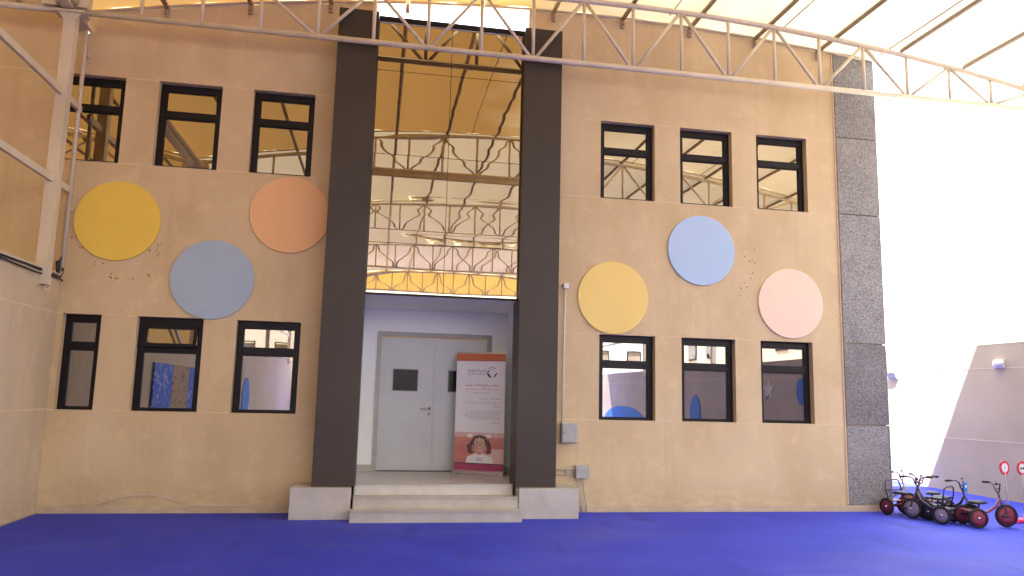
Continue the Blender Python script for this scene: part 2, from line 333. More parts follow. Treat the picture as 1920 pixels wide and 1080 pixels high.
# windows
def window(x0, x1, z0, z1, trans, glass, open_top=False):
    F = .082; y0, y1 = REV, REV+.06; f = MB()
    zt = z0+(z1-z0)*trans
    f.box(x0+.001, x0+F, y0, y1, z0+.001, z1-.001); f.box(x1-F, x1-.001, y0, y1, z0+.001, z1-.001)
    f.box(x0+F, x1-F, y0, y1, z1-.10, z1-.001); f.box(x0+F, x1-F, y0, y1, z0+.001, z0+.035)
    f.box(x0+F, x1-F, y0-.008, y1, zt-.05, zt+.05)
    # inner stepped sash bead
    for a, b, c, d in ((x0+F, x1-F, z0+.035, zt-.05), (x0+F, x1-F, zt+.05, z1-.10)):
        f.box(a, a+.012, y0+.012, y1, c, d); f.box(b-.012, b, y0+.012, y1, c, d)
        f.box(a+.012, b-.012, y0+.012, y1, c, c+.012); f.box(a+.012, b-.012, y0+.012, y1, d-.012, d)
    fr = f.build('window', M['black'], bld)
    MB().box(x0+F+.013, x1-F-.013, y0+.03, y0+.038, z0+.048, zt-.063).build('pane', glass, fr)
    if not open_top:
        MB().box(x0+F+.013, x1-F-.013, y0+.03, y0+.038, zt+.063, z1-.113).build('pane', glass, fr)
        box('hinge', (x0+.02, x0+.04, y0-.012, y0, zt-.2, zt-.12), M['black'], fr)
    else:
        T = Matrix.Translation((0, y0, z1-.11)) @ Matrix.Rotation(R(-13), 4, 'X') @ Matrix.Translation((0, -y0, -(z1-.11)))
        a, b, c, d = x0+F+.004, x1-F-.004, zt+.01, z1-.11
        s = MB(); s.box(a, a+.045, y0-.03, y0+.005, c, d, T=T); s.box(b-.045, b, y0-.03, y0+.005, c, d, T=T)
        s.box(a+.045, b-.045, y0-.03, y0+.005, c, c+.05, T=T); s.box(a+.045, b-.045, y0-.03, y0+.005, d-.05, d, T=T)
        s.build('open_sash', M['black'], fr)
        MB().box(a+.046, b-.046, y0-.012, y0-.006, c+.051, d-.051, T=T).build('pane', glass, fr)
    return fr
for q in LW: window(*q, S1z, T1, .665, M['pane_low'], q == LW[1])
for q in RW: window(*q, S1z, T1, .655, M['pane_low'])
for q in UW+RW: window(*q, S2z, T2, .64, M['pane'])
# pillars
for a, b in ((-.765, -.2), (1.962, 2.53)):
    box('pillar', (a, b, -.5, -.002, .405, 7.12), M['pillar'], bld, .006)
# mirrored glazing between the pillars
JZ = [3.03, 3.75, 5.04, 6.30, 7.04]; GX = [-.197, .883, 1.959]; GY = -.35
def fz(z): return (.5 if z < 3.75 else 1)*(.0030*.19/6.28*math.sin(z*6.28/.19+.6) + .0031*.47/6.28*math.sin(z*6.28/.47+1.1) + .0010*.11/6.28*math.sin(z*6.28/.11) + .0016*1.1/6.28*math.sin(z*6.28/1.1))
def wavy(x0, x1, z0, z1, tilt, ty):
    nx, nz = 8, int((z1-z0)/.012); vs = []; fs = []; cx, cz = (x0+x1)/2, (z0+z1)/2
    for j in range(nz+1):
        z = z0+(z1-z0)*j/nz
        for i in range(nx+1):
            x = x0+(x1-x0)*i/nx
            vs.append((x, GY+fz(z)+.0004*math.sin(x*3.1+z)+tilt*(z-cz)+ty*(x-cx), z))
    for j in range(nz):
        for i in range(nx):
            a = j*(nx+1)+i; fs.append((a, a+1, a+nx+2, a+nx+1))
    k = len(vs)
    vs += [(x0, GY+.02, z0), (x1, GY+.02, z0), (x1, GY+.02, z1), (x0, GY+.02, z1)]; fs.append((k+1, k, k+3, k+2))
    me = bpy.data.meshes.new('glass_pane'); me.from_pydata(vs, [], fs); me.materials.append(M['mirror'])
    for p in me.polygons: p.use_smooth = True
    o = bpy.data.objects.new('glass_pane', me); C.objects.link(o); o.parent = bld; return o
rg = random.Random(3)
for a, b in zip(GX, GX[1:]):
    for c, d in zip(JZ, JZ[1:]): wavy(a+.004, b-.004, c+.004, d-.004, rg.uniform(-.0006, .0006), rg.uniform(-.0008, .0008))
for z in JZ[1:4]:
    box('mullion', (-.198, 1.96, GY+.004, GY+.06, z-.004, z+.004), M['black'], bld)
box('mullion', (.879, .887, GY+.002, GY+.06, 3.03, 7.04), M['black'], bld)
box('head_beam', (-.198, 1.96, GY-.04, -.01, 7.042, 7.115), M['black'], bld, .004)
box('mullion', (-.198, 1.96, GY-.01, GY+.06, 7.03, 7.041), M['pvc'], bld)
box('sill_flashing', (-.198, 1.96, GY-.012, GY+.05, 3.005, 3.026), M['black'], bld)
for x in (-.198, 1.951): box('mullion', (x, x+.009, GY-.004, GY+.05, 3.03, 7.04), M['black'], bld)
# porch recess
PY, PZ = 1.45, .417
box('porch_soffit', (-.36, 2.3, GY+.052, PY+.1, 3.006, 3.09), M['porch'], bld)
box('porch_wall', (-.36, -.24, .002, PY+.1, 0, 3.004), M['porch'], bld)
box('porch_wall', (2.13, 2.28, .004, PY+.1, 0, 3.004), M['porch'], bld)
pw = MB()
for a, b, c, d in ((-.24, 0, PZ, 3.004), (1.875, 2.13, PZ, 3.004), (0, 1.875, 2.635, 3.004)): pw.box(a, b, PY, PY+.09, c, d)
pw.build('porch_wall', M['porch'], bld)
box('skirting', (-.239, 0, PY-.012, PY-.001, PZ, PZ+.1), M['stone'], bld); box('skirting', (1.876, 2.129, PY-.012, PY-.001, PZ, PZ+.1), M['stone'], bld)
box('skirting', (2.118, 2.1295, .01, PY-.013, PZ, PZ+.1), M['stone'], bld)
# door frame (stepped) and two leaves
fr = MB()
for k, (o, y) in enumerate(((0, -.022), (.025, -.012), (.045, .01))):
    w_ = .022
    fr.box(0+o, 0+o+w_, PY+y, PY+.07, PZ, 2.635-o); fr.box(1.875-o-w_, 1.875-o, PY+y, PY+.07, PZ, 2.635-o)
    fr.box(0+o+w_, 1.875-o-w_, PY+y, PY+.07, 2.635-o-w_, 2.635-o)
fr.build('door_frame', M['door_frame'], bld)
def leaf(x0, x1, wx0, wx1, hand):
    y0, y1 = PY+.03, PY+.075; d = MB(); z0, z1 = PZ+.012, 2.545
    d.box(x0, wx0, y0, y1, z0, z1); d.box(wx1, x1, y0, y1, z0, z1); d.box(wx0, wx1, y0, y1, z0, 1.69); d.box(wx0, wx1, y0, y1, 2.032, z1)
    o = d.build('door', M['door'], bld)
    box('pane', (wx0, wx1, y0+.012, y1-.01, 1.69, 2.032), M['door_glass'], o)
    g = MB(); t = .014
    g.box(wx0-t, wx0, y0-.004, y0, 1.69-t, 2.032+t); g.box(wx1, wx1+t, y0-.004, y0, 1.69-t, 2.032+t)
    g.box(wx0, wx1, y0-.004, y0, 1.69-t, 1.69); g.box(wx0, wx1, y0-.004, y0, 2.032, 2.032+t)
    g.build('window_bead', M['box_grey'], o)
    if hand:
        h = MB(); hx = x1-.07; h.ring_prism([(0, -.012), (.026, -.012), (.026, 0)], (hx, y0, 1.412), (0, 1, 0), 16)
        h.tube([(hx, y0-.01, 1.412), (hx, y0-.055, 1.412), (hx-.03, y0-.06, 1.412), (hx-.14, y0-.06, 1.408)], .009, 8)
        h.build('handle', M['chrome'], o)
        MB().ring_prism([(0, -.012), (.024, -.012), (.024, 0)], (hx, y0, 1.325), (0, 1, 0), 16).build('lock_cylinder', M['chrome'], o)
    return o
leaf(.070, .945, .279, .674, True); leaf(.949, 1.805, 1.175, 1.57, False)
box('astragal', (.935, .962, PY+.018, PY+.0295, PZ+.014, 2.543), M['door'], bld, .003)
box('door_threshold', (.068, 1.807, PY-.01, PY+.08, PZ, PZ+.011), M['black'], bld)
# chipped marks in the render
def chips(spots, s):
    mb = MB(); rr = random.Random(s)
    for x, z, r in spots:
        n = rr.randint(6, 9); ph = rr.random()*6; st = rr.uniform(.5, 1)
        mb.poly([(x+r*st*rr.uniform(.6, 1.25)*math.cos(ph+k*6.283/n), -.0022, z+r*rr.uniform(.6, 1.25)*math.sin(ph+k*6.283/n)) for k in range(n)])
    return mb.build('chipped_render_mark', M['stain'], bld, kind='stuff')
sp = []; rr = random.Random(11)
for px, pz in ((-4.12, 3.62), (-4.1, 3.48), (-3.88, 3.46), (-3.75, 3.42), (-3.83, 3.30), (-3.46, 3.36), (-3.18, 3.5), (-3.05, 3.45), (-3.06, 3.53), (-3.62, 3.13), (-3.55, 3.08), (-3.37, 3.12), (-3.16, 3.11), (-3.12, 3.18), (-3.0, 3.62)):
    for k in range(3): sp.append((px+rr.gauss(0, .03), pz+rr.gauss(0, .03), rr.uniform(.006, .016)))
chips(sp, 1)
sp = []
for px, pz in ((5.63, 4.21), (5.72, 4.18), (5.66, 4.06), (5.74, 4.05), (5.84, 4.04), (5.68, 3.93), (5.75, 3.86), (5.80, 3.87), (5.84, 3.83), (5.72, 3.66), (5.80, 3.66), (5.66, 3.50), (5.70, 3.44), (5.60, 3.41), (5.46, 3.44), (5.77, 3.58), (5.58, 3.30)):
    sp.append((px, pz, rr.uniform(.008, .018)))
    if rr.random() < .5: sp.append((px+rr.gauss(0, .03), pz+rr.gauss(0, .03), .007))
for k in range(14): sp.append((rr.uniform(2.8, 7.1), rr.uniform(.4, 5.9), rr.uniform(.003, .007)))
chips(sp, 2)

# entrance steps and the blocks at their sides
st = thing('entrance_steps', 'three pale stone steps leading up to the grey double doors', 'steps')
box('step', (-.245, 1.99, -.88, -.602, 0, .139), M['stone'], st, .006)
box('step', (-.215, 1.99, -.60, -.322, 0, .278), M['stone'], st, .006)
box('landing', (-.215, 1.955, -.32, -.004, 0, .417), M['tile'], st, .004)
box('landing', (-.238, 2.128, -.002, PY+.03, 0, .417), M['tile'], st)
for x, y0, y1, z in ((0, -.885, -.86, .139), (0, -.605, -.58, .278), (0, -.325, -.30, .417)):
    box('nosing', (-.245 if y0 < -.8 else -.215, 1.99 if y0 < -.5 else 1.955, y0-.012, y1, z+.001, z+.014), M['stone'], st, .003)
tag(box('stone_block', (-1.02, -.247, -.62, -.037, 0, .402), M['stone'], None, .008), 'low pale stone block under the left dark pillar, beside the steps', 'plinth')
tag(box('stone_block', (1.995, 2.83, -.62, -.037, 0, .402), M['stone'], None, .008), 'low pale stone block under the right dark pillar, below the grey junction box', 'plinth')

# painted discs on the facade
for x, z, c, lab in ((-3.595, 3.9, 'yellow', 'large yellow disc on the left wall, next to the steel column'), (-2.30, 3.148, 'blue', 'grey blue disc on the left wall just above the open window'),
                     (-1.315, 4.135, 'orange', 'orange disc on the left wall touching the dark pillar'), (3.50, 3.164, 'yellow_pale', 'yellow disc on the right wall above the first ground floor window'),
                     (4.937, 3.98, 'blue_pale', 'light blue disc on the right wall, highest of that wall'), (6.436, 3.207, 'peach', 'pale peach disc on the right wall near the granite corner')):
    r = .556
    o = MB().ring_prism([(0, -.026), (r-.008, -.026), (r-.002, -.024), (r, -.018), (r, -.004), (0, -.004)], (0, 0, 0), (0, 1, 0), 96, False).build('wall_disc', M[c])
    o.location = (x, 0, z); tag(o, lab, 'wall disc', 'coloured discs on the school facade')
    for p in o.data.polygons: p.use_smooth = abs(p.normal.y) < .9

# ------------------------------------------------------------------ canopy
CX = 3.5
def zc(x): return 7.60-.0137*(x-CX)**2
ZB = 6.59
TY = [-.6, -6.6, -12.9, -19.6, -26.8]
PUR = [3.63+1.14*k for k in range(-6, 7)]
def canopy(label, dx, cols, edge_right):
    root = thing('shade_canopy', label, 'canopy', (dx, 0, 0))
    def truss():
        a = MB().tube([(-4.25, 0, ZB), (11.25, 0, ZB)], .042, 12).build('truss', M['steel'], root)   # bottom chord is the body of the truss
        xs = [-4.25+15.5*k/40 for k in range(41)]
        MB().tube([(x, 0, zc(x)-.0) for x in xs], .042, 10).build('top_chord', M['steel'], a)
        for k in range(-5, 14):
            x = .509+.775*k
            if x < -4.1 or x > 11.1: continue
            MB().tube([(x, 0, ZB+.03), (x, 0, zc(x)-.03)], .027, 8).build('post', M['steel'], a)
            if k % 2 == 0 and -4 < k < 13:
                for s in (-1, 1):
                    x2 = .509+.775*(k+s)
                    MB().tube([(x+.05*s, 0, ZB+.03), (x2-.04*s, 0, zc(x2)-.04)], .026, 8).build('brace', M['steel'], a)
        MB().box(-4.36, -4.02, -.09, .09, ZB+.03, zc(-4.2)+.05, .004).build('end_plate', M['steel'], a)
        MB().box(11.05, 11.36, -.09, .09, ZB+.03, zc(-4.2)+.05, .004).build('end_plate', M['steel'], a)
        return a
    t = truss()
    for i, y in enumerate(TY):
        q = t if i == 0 else copy_tree(t, root)
        q.location = (0, y, 0)
    y0, y1 = -.05, TY[-1]-.3
    for k, x in enumerate(PUR):
        yy = -.055 if x+dx < 8.1 else -.58
        MB().tube([(x, yy, zc(x)+.075), (x, y1, zc(x)+.075)], .036, 8).build('purlin', M['purlin'], root)
        if x+dx < 8.1:
            MB().box(x-.03, x+.03, -.045, -.002, zc(x)-.07, zc(x)+.12).tube([(x, -.05, zc(x)+.07), (x, -.06, zc(x)-.03)], .02, 6).build('purlin_bracket', M['purlin'], root)
    # membrane: one laced panel per bay
    xs = sorted([-4.3+15.6*i/84 for i in range(85)]+[8.10-dx, 8.1002-dx] if dx == 0 else [-4.3+15.6*i/84 for i in range(85)])
    for bay in range(len(TY)-1):
        ya, yb = TY[bay], TY[bay+1]
        if bay == len(TY)-2: yb = y1
        n_ = 44; vs = []; fs = []
        for j in range(n_+1):
            for x in xs:
                a_ = (-.012 if x+dx <= 8.1001 else -.56) if bay == 0 else ya-.012
                y = a_+(yb-a_)*(j/n_)
                ty = min(abs(y-q) for q in TY); sag = -.014*math.cos((x-PUR[0])/1.14*2*math.pi)
                gather = .013*math.exp(-ty*1.8)*math.sin(x*17+math.sin(x*5)*2)
                vs.append((x, y, zc(x)+.128+sag+gather))
        nx = len(xs)-1
        for j in range(n_):
            for i in range(nx):
                q = j*(nx+1)+i; fs.append((q, q+1, q+nx+2, q+nx+1))
        me = bpy.data.meshes.new('membrane_panel'); me.from_pydata(vs, [], fs); me.materials.append(M['fabric_dim' if bay == 0 or dx < 0 else 'fabric'])  # dimmed colour also over the whole left canopy, to darken that side
        for p in me.polygons: p.use_smooth = True
        o = bpy.data.objects.new('membrane_panel', me); C.objects.link(o); o.parent = root
        if bay: MB().tube([(x, ya, zc(x)+.115) for x in xs[::4]], .02, 6).build('seam_tube', M['steel'], root)
    for x in (4.32, 6.17, 8.02, 1.9, -.6):
        MB().tube([(x, -.3 if x+dx < 8.1 else -.6, zc(x)+.10), (x, TY[1], zc(x)+.10)], .010, 6).build('tension_rod', M['purlin'], root)
    # edge batten along the facade: cream strip seen above the wall
    xs = [-4.3+.2*k for k in range(79)]; xs = [x for x in xs if x+dx < 8.1]
    if xs: MB().tube([(x, -.03, zc(x)+.10) for x in xs], .022, 6).build('edge_tube', M['steel'], root)
    # yellow gable closing the far end
    g = MB(); xs = [-4.25+15.5*k/40 for k in range(41)]
    g.poly([(-4.25, y1, ZB)]+[(x, y1, zc(x)+.12) for x in xs]+[(11.25, y1, ZB)], .01); g.build('gable_membrane', M['gable'], root)
    # columns and girts along the sides
    for x, base in cols:
        for i, y in enumerate(TY):
            cm = MB(); cm.box(x-.072, x-.062, y-.07, y+.07, base, ZB-.02); cm.box(x+.062, x+.072, y-.07, y+.07, base, ZB-.02); cm.box(x-.062, x+.062, y-.07, y-.06, base, ZB-.02); cm.box(x-.062, x+.062, y+.06, y+.07, base, ZB-.02)
            co = cm.build('column', M['steel'], root)
            cp = MB()
            cp.poly([(x-.18, y-.072, ZB-.01), (x+.18, y-.072, ZB-.01), (x+.072, y-.072, ZB-.15), (x-.072, y-.072, ZB-.15)], .01, (0, -1, 0)); cp.box(x-.2, x+.2, y-.12, y+.12, ZB-.055, ZB-.04)
            cp.build('cap_bracket', M['steel'], co)
        for z in (4.27, 5.44):
            MB().box(x-.025, x+.025, TY[-1], -.012, z-.045, z+.045, .004).build('girt', M['steel'], root)
        MB().tube([(x+.05, -.3, ZB+.09), (x+.05, TY[-1]-.2, ZB+.09)], .06, 10).build('eave_tube', M['steel'], root)
        gm = MB(); gm.box(x-.12, x-.105, TY[-1], -.02, ZB+.0, ZB+.2); gm.box(x-.12, x+.05, TY[-1], -.02, ZB+.0, ZB+.012); gm.build('gutter', M['steel'], root)
        for i, y in enumerate(TY[1:]):
            if i == 0: continue
            yp = TY[i]; MB().tube([(x, yp-.1, 5.40), (x, y+.1, 4.32)], .022, 6).build('cross_brace', M['steel'], root)
            MB().tube([(x+.03, yp-.1, 4.32), (x+.03, y+.1, 5.40)], .022, 6).build('cross_brace', M['steel'], root)
    return root
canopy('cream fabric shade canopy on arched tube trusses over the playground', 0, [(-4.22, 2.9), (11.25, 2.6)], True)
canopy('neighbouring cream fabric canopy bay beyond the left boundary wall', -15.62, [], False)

# ------------------------------------------------------------------ boundary walls
def bwall(name, label, x0, x1, y0, y1, h, face_x, joints, capcol):
    t = thing(name, label, 'wall')
    box('wall_panel', (x0, x1, y0, y1, 0, h-.04), M['stucco_wall'] if capcol else M['white_wall'], t)
    box('coping', (x0-(.02 if capcol else .002), x1+.02, y0, y1, h-.04, h), M['stucco_wall'] if capcol else M['white_wall'], t, .006)
    d = .004 if face_x > 0 else -.004; xf = x1 if face_x > 0 else x0
    for z in joints: box('joint_strip', (min(xf, xf+d), max(xf, xf+d), y0, y1, z-.009, z+.009), M['joint'] if capcol else M['joint_pale'], t)
    return t
bwall('boundary_wall', 'tan stucco boundary wall on the left with cables along its top', -4.42, -4.236, -29.8, -.004, 3.13, 1, (2.60, 1.33), True)
bwall('boundary_wall', 'pale boundary wall on the right, half sunlit behind the tricycles', 11.3, 11.5, -29.8, 16, 2.83, -1, (2.37, 1.03), False)
t = thing('boundary_wall', 'far boundary wall at the open end of the canopy, seen in the windows', 'wall')
box('wall_panel', (-4.2, 11.28, -30, -29.85, 0, 2.2), M['stucco_wall'], t); box('coping', (-4.2, 11.28, -30.02, -29.83, 2.2, 2.25), M['stucco_wall'], t)

# ------------------------------------------------------------------ things behind the camera that the windows mirror
def far_building(name, label, x0, x1, y0, y1, h, axis, m_, roof=True):
    t = thing(name, label, 'building')
    box('wall', (x0, x1, y0, y1, 0, h), m_, t); box('cornice', (x0-.25, x1+.25, y0-.25, y1+.25, h, h+.3), M['pvc'], t)
    box('cornice', (x0-.12, x1+.12, y0-.12, y1+.12, h*.5-.1, h*.5+.1), M['pvc'], t)
    z = 1.0
    while z < h-1.4:
        if axis == 'y':
            x = x0+1
            while x < x1-1.2:
                f = box('window', (x, x+1.1, y1+.002, y1+.05, z, z+1.3), M['black'], t); box('pane', (x+.08, x+1.02, y1+.05, y1+.06, z+.08, z+1.22), M['pane_low'], f); x += 2.6
        else:
            y = y0+1
            while y < y1-1.2:
                f = box('window', (x0-.05, x0-.002, y, y+1.1, z, z+1.3), M['black'], t); box('pane', (x0-.06, x0-.05, y+.08, y+1.02, z+.08, z+1.22), M['pane_low'], f); y += 2.6
        z += 3.1
    return t
far_building('apartment_building', 'white apartment house beyond the far wall, mirrored in the windows', -14, 4, -62, -50, 8.5, 'y', M['white_wall'])
far_building('apartment_building', 'long cream house beyond the far wall, mirrored at the right', 8, 30, -58, -46, 6.5, 'y', M['porch'])
far_building('villa', 'white villa with cornices over the right boundary wall, mirrored in the windows', 19, 30, -34, -12, 6.2, 'x', M['white_wall'])
far_building('villa', 'low white villa beyond the right wall nearest the school, mirrored in the windows', 17, 26, -9, -1, 4.6, 'x', M['white_wall'])
t = thing('shade_block', 'tan stucco block added out of view beyond the left boundary wall to darken the left side, mirrored in the left windows', 'building')  # added out of view to cut the light coming from the left
box('wall', (-12, -8.6, -24, -.02, 0, 6.2), M['stucco'], t); box('coping', (-12.1, -8.5, -24.1, -.02, 6.2, 6.3), M['stucco_wall'], t)
for z in (T1, S1z, S2z): box('joint_strip', (-8.6, -8.596, -24, -.02, z-.009, z+.009), M['joint'], t)
# patterned boards on the left wall (mirrored in the second lower window)
for (a, b, m_, lab) in ((-4.35, -5.7, 'pat_blue', 'blue patterned board on the left wall, nearest the school'), (-5.72, -7.12, 'pat_brown', 'brown patterned board between two blue boards on the left wall'), (-7.14, -8.5, 'pat_blue', 'blue patterned board on the left wall, farthest from the school')):
    tag(box('patterned_board', (-4.225, -4.185, b, a, .55, 2.13), M[m_], None, .01), lab, 'board', 'patterned boards on the left wall')
for x, y, z, r, m_, lab, f in ((-4.225, -13.5, 1.55, .62, 'mural_white', 'pale disc on the left boundary wall', 1), (-4.225, -15.3, 1.35, .7, 'mural_blue', 'blue disc on the left boundary wall', 1),
                            (11.29, -14.5, 1.2, .42, 'mural_blue', 'blue disc low on the right boundary wall', -1), (11.29, -22.6, .35, 1.0, 'mural_blue', 'large blue arc low on the right boundary wall', -1), (11.29, -7.55, 1.95, .24, 'mural_blue', 'small blue disc high on the right boundary wall', -1)):
    o = MB().ring_prism([(0, .02), (r, .02), (r, 0), (0, 0)], (0, 0, 0), (f, 0, 0), 40, False).build('wall_disc', M[m_]); o.location = (x, y, z); o.scale = (1, 3.2, 1) if r == 1.0 else (1, 1, 1.5) if r < .5 else (1, 1, 1); tag(o, lab, 'wall disc')

o = MB().poly([(0, (.34 if k % 2 == 0 else .15)*math.sin(k*math.pi/5), (.34 if k % 2 == 0 else .15)*math.cos(k*math.pi/5)) for k in range(10)], .02, (-1, 0, 0)).build('wall_star', M['mural_white'])
o.location = (11.295, -9.3, 2.0); tag(o, 'pale five pointed star mounted on the right boundary wall, mirrored in the window', 'wall star')
# ------------------------------------------------------------------ services on the facade
t = thing('drain_pipe', 'thin cream drain pipe running down the corner by the steel column', 'pipe')
MB().tube([(-4.30, -.5, 6.68), (-4.26, -.28, 6.70), (-4.232, -.13, 6.68), (-4.225, -.09, 6.60), (-4.215, -.085, 6.0), (-4.205, -.085, 3.2)], .028, 10).build('pipe_run', M['steel'], t)
for z in (6.2, 5.1, 4.0): MB().box(-4.26, -4.17, -.07, -.003, z, z+.03).build('pipe_clip', M['steel'], t)
for k, (r, m_, off, lab) in enumerate(((.013, 'cable', 0, 'black cable sagging along the top of the left wall'), (.010, 'cable_pale', .028, 'pale cable running above the black one on the left wall'), (.010, 'cable', -.028, 'thin dark cable lowest of those on the left wall'))):
    rr = random.Random(k); pts = []
    for i in range(48):
        y = -.12-i*.25; z = 3.055+off+.045*min(1, i/9)+.018*math.sin(i*.55+k)+rr.uniform(-.006, .006)
        pts.append((-4.215+.004*k, y, z))
    pts = [(-4.21, -.06, 3.30+off), (-4.205, -.05, 3.14+off*.5)]+pts if k < 2 else [(-4.2, -.03, 3.03)]+pts
    tag(MB().tube(pts, r, 7).build('wall_cable', M[m_]), lab, 'cable', 'cables along the left wall')
o = MB()
for k in range(5): o.tube([(-4.23+.012*k, -.08-.03*k, 3.36-.02*k), (-4.225, -.10-.035*k, 3.26), (-4.21, -.14-.02*k, 3.12)], .009, 6)
tag(o.build('cable_bundle', M['cable']), 'tangle of dark cable ends behind the column foot', 'cable')
t = thing('wall_socket', 'small cream socket plate on the left wall under the cables', 'socket', (-4.234, -.42, 2.94))
box('plate', (0, .012, -.11, .11, -.105, .095), M['joint'], t, .003)
for dz in (.035, -.035):
    for dy in (-.04, .03): MB().box(.012, .018, dy-.03, dy+.012, dz-.008, dz+.006, T=Matrix.Rotation(R(25), 4, 'X')).build('slot', M['stain'], t)
t = thing('conduit_run', 'white conduit with a small square box at its top, right of the pillar', 'conduit')
box('end_box', (2.715, 2.797, -.055, -.002, 3.265, 3.345), M['pvc'], t, .006)
MB().tube([(2.748, -.025, 3.265), (2.738, -.025, 2.3), (2.728, -.025, 1.28)], .0095, 8).build('conduit', M['pvc'], t)
for z in (3.0, 2.4, 1.8): MB().box(2.725, 2.755, -.038, -.002, z, z+.015).build('conduit_clip', M['pvc'], t)
t = thing('electrical_box', 'grey metal switch box on the wall at the foot of the white conduit', 'switch box')
box('box_body', (2.705, 2.945, -.10, -.002, .99, 1.275), M['box_grey'], t, .008)
box('box_door', (2.715, 2.935, -.112, -.101, 1.0, 1.265), M['box_grey'], t, .006)
MB().ring_prism([(0, -.008), (.008, -.008), (.008, 0)], (2.735, -.112, 1.13), (0, 1, 0), 10).build('latch', M['black'], t)
t = thing('junction_box', 'grey junction box low on the wall with cables down to the ground', 'junction box')
box('box_body', (2.925, 3.13, -.085, -.002, .483, .672), M['box_grey'], t, .008); box('box_lid', (2.932, 3.123, -.094, -.086, .49, .665), M['box_grey'], t, .005)
for z in (.535, .603): MB().tube([(2.54, -.03, z), (2.925, -.03, z+.004)], .0095, 8).build('conduit', M['box_grey'], t)
MB().box(2.79, 2.80, -.04, -.002, .52, .62).build('conduit_clip', M['box_grey'], t)
for a, b in ((2.96, 3.03), (3.045, 3.10)): MB().tube([(a, -.04, .483), (a+.02, -.045, .3), (b, -.05, .12), (b, -.06, .004)], .008, 8).build('cable', M['box_grey'], t)
# hanging hook on upper right wall
tag(MB().ring_prism([(.012, 0), (.012, -.01), (0, -.01)], (2.79, 0, 7.03), (0, 1, 0), 10).tube([(2.79, -.01, 7.03), (2.79, -.03, 7.0), (2.792, -.03, 6.93)], .006, 6).build('wall_hook', M['pvc']), 'tiny pale hook on the wall high beside the right pillar', 'hook')
# fallen cable along foot of left wall
pts = [(-3.5+.16*k, -.05-.02*math.sin(k*.9), .10+.14*max(0, math.sin(k*.45))*(1 if k < 8 else .15)) for k in range(16)]
tag(MB().tube(pts, .006, 6).build('loose_wire', M['cable_pale']), 'thin loose wire drooping at the foot of the left facade', 'wire')

# wall lamps on the right boundary wall
t = thing('wall_lamp', 'round white bulkhead lamp on the shaded part of the right wall', 'lamp', (11.3, 1.19, 2.45))
box('base', (-.03, -.001, -.12, .12, -.08, .08), M['pvc'], t, .01)
MB().ring_prism([(.10, -.03), (.098, -.06), (.075, -.095), (.04, -.112), (0, -.118)], (0, 0, 0), (1, 0, 0), 28).build('lamp_cover', M['lamp_glass'], t).scale = (1, 1.15, .85)
t = thing('wall_lamp', 'small wedge shaped lamp on the sunlit part of the right wall', 'lamp', (11.3, 4.11, 2.33))
box('base', (-.05, -.001, -.14, .14, .03, .09), M['pvc'], t, .006)
MB().poly([(-.10, -.13, .028), (-.002, -.13, .028), (-.002, -.13, -.10), (-.05, -.13, -.10)], .26).build('lamp_cover', M['box_grey'], t)

# ------------------------------------------------------------------ roll-up banner
bp0 = Vector((1.266, 1.156, .4175)); bt = Vector((.9035, -.4286, 0)); bn = Vector((-.4286, -.9035, 0))
ban = thing('rollup_banner', 'pull-up banner with orange header and portrait of a smiling child, leaning by the doors', 'banner', bp0, math.atan2(bt.y, bt.x))
# local frame: x along banner, -y towards viewer, z up
c_or = mat('print_orange', (.62, .17, .06), .45); c_wh = noisy('print_white', (.80, .79, .79), (.76, .75, .76), 3, .42, 0, 30); c_dk = mat('print_dark', (.035, .03, .05), .5); c_rd = mat('print_red', (.45, .05, .06), .5)
c_gr = mat('print_grey', (.30, .28, .33), .5); c_pk = noisy('print_pink', (.62, .25, .20), (.52, .18, .16), 5, .45, 0, 30); c_pl = mat('print_pale_pink', (.66, .45, .42), .45)
c_sk = noisy('print_skin', (.60, .41, .34), (.48, .30, .24), 16, .5, 0, 30, lo=.4, hi=.6); c_sk2 = mat('print_skin_shadow', (.42, .24, .19), .5); c_hair = noisy('print_hair', (.05, .026, .024), (.20, .12, .10), 45, .5, 0, 60); c_mg = mat('print_plum', (.36, .06, .14), .45)
box('cassette', (-.01, .83, -.06, .16, 0, .062), M['chrome'], ban, .008)
for x in (.08, .70): box('foot', (x, x+.05, -.14, .24, 0, .012), M['chrome'], ban)
box('print_sheet', (.008, .818, 0, .002, .064, 1.88), c_wh, ban)
box('top_rail', (.006, .820, -.008, .010, 1.88, 1.902), M['chrome'], ban, .003)
MB().tube([(.41, .04, .06), (.41, .03, 1.86)], .010, 8).build('support_pole', M['chrome'], ban)
L_ = [0]
def flat(name, pts, m_, lay=1): return MB().poly([(x, -.0008*lay, z) for x, z in pts]).build(name, m_, ban)
def rect(name, x0, x1, z0, z1, m_, lay=1): return flat(name, [(x0, z0), (x1, z0), (x1, z1), (x0, z1)], m_, lay)
rect('header_band', .008, .818, 1.775, 1.88, c_or); rect('footer_band', .008, .818, .066, .165, c_mg); rect('footer_line', .008, .818, .165, .178, c_dk)
rect('header_line', .008, .818, 1.765, 1.775, c_rd)
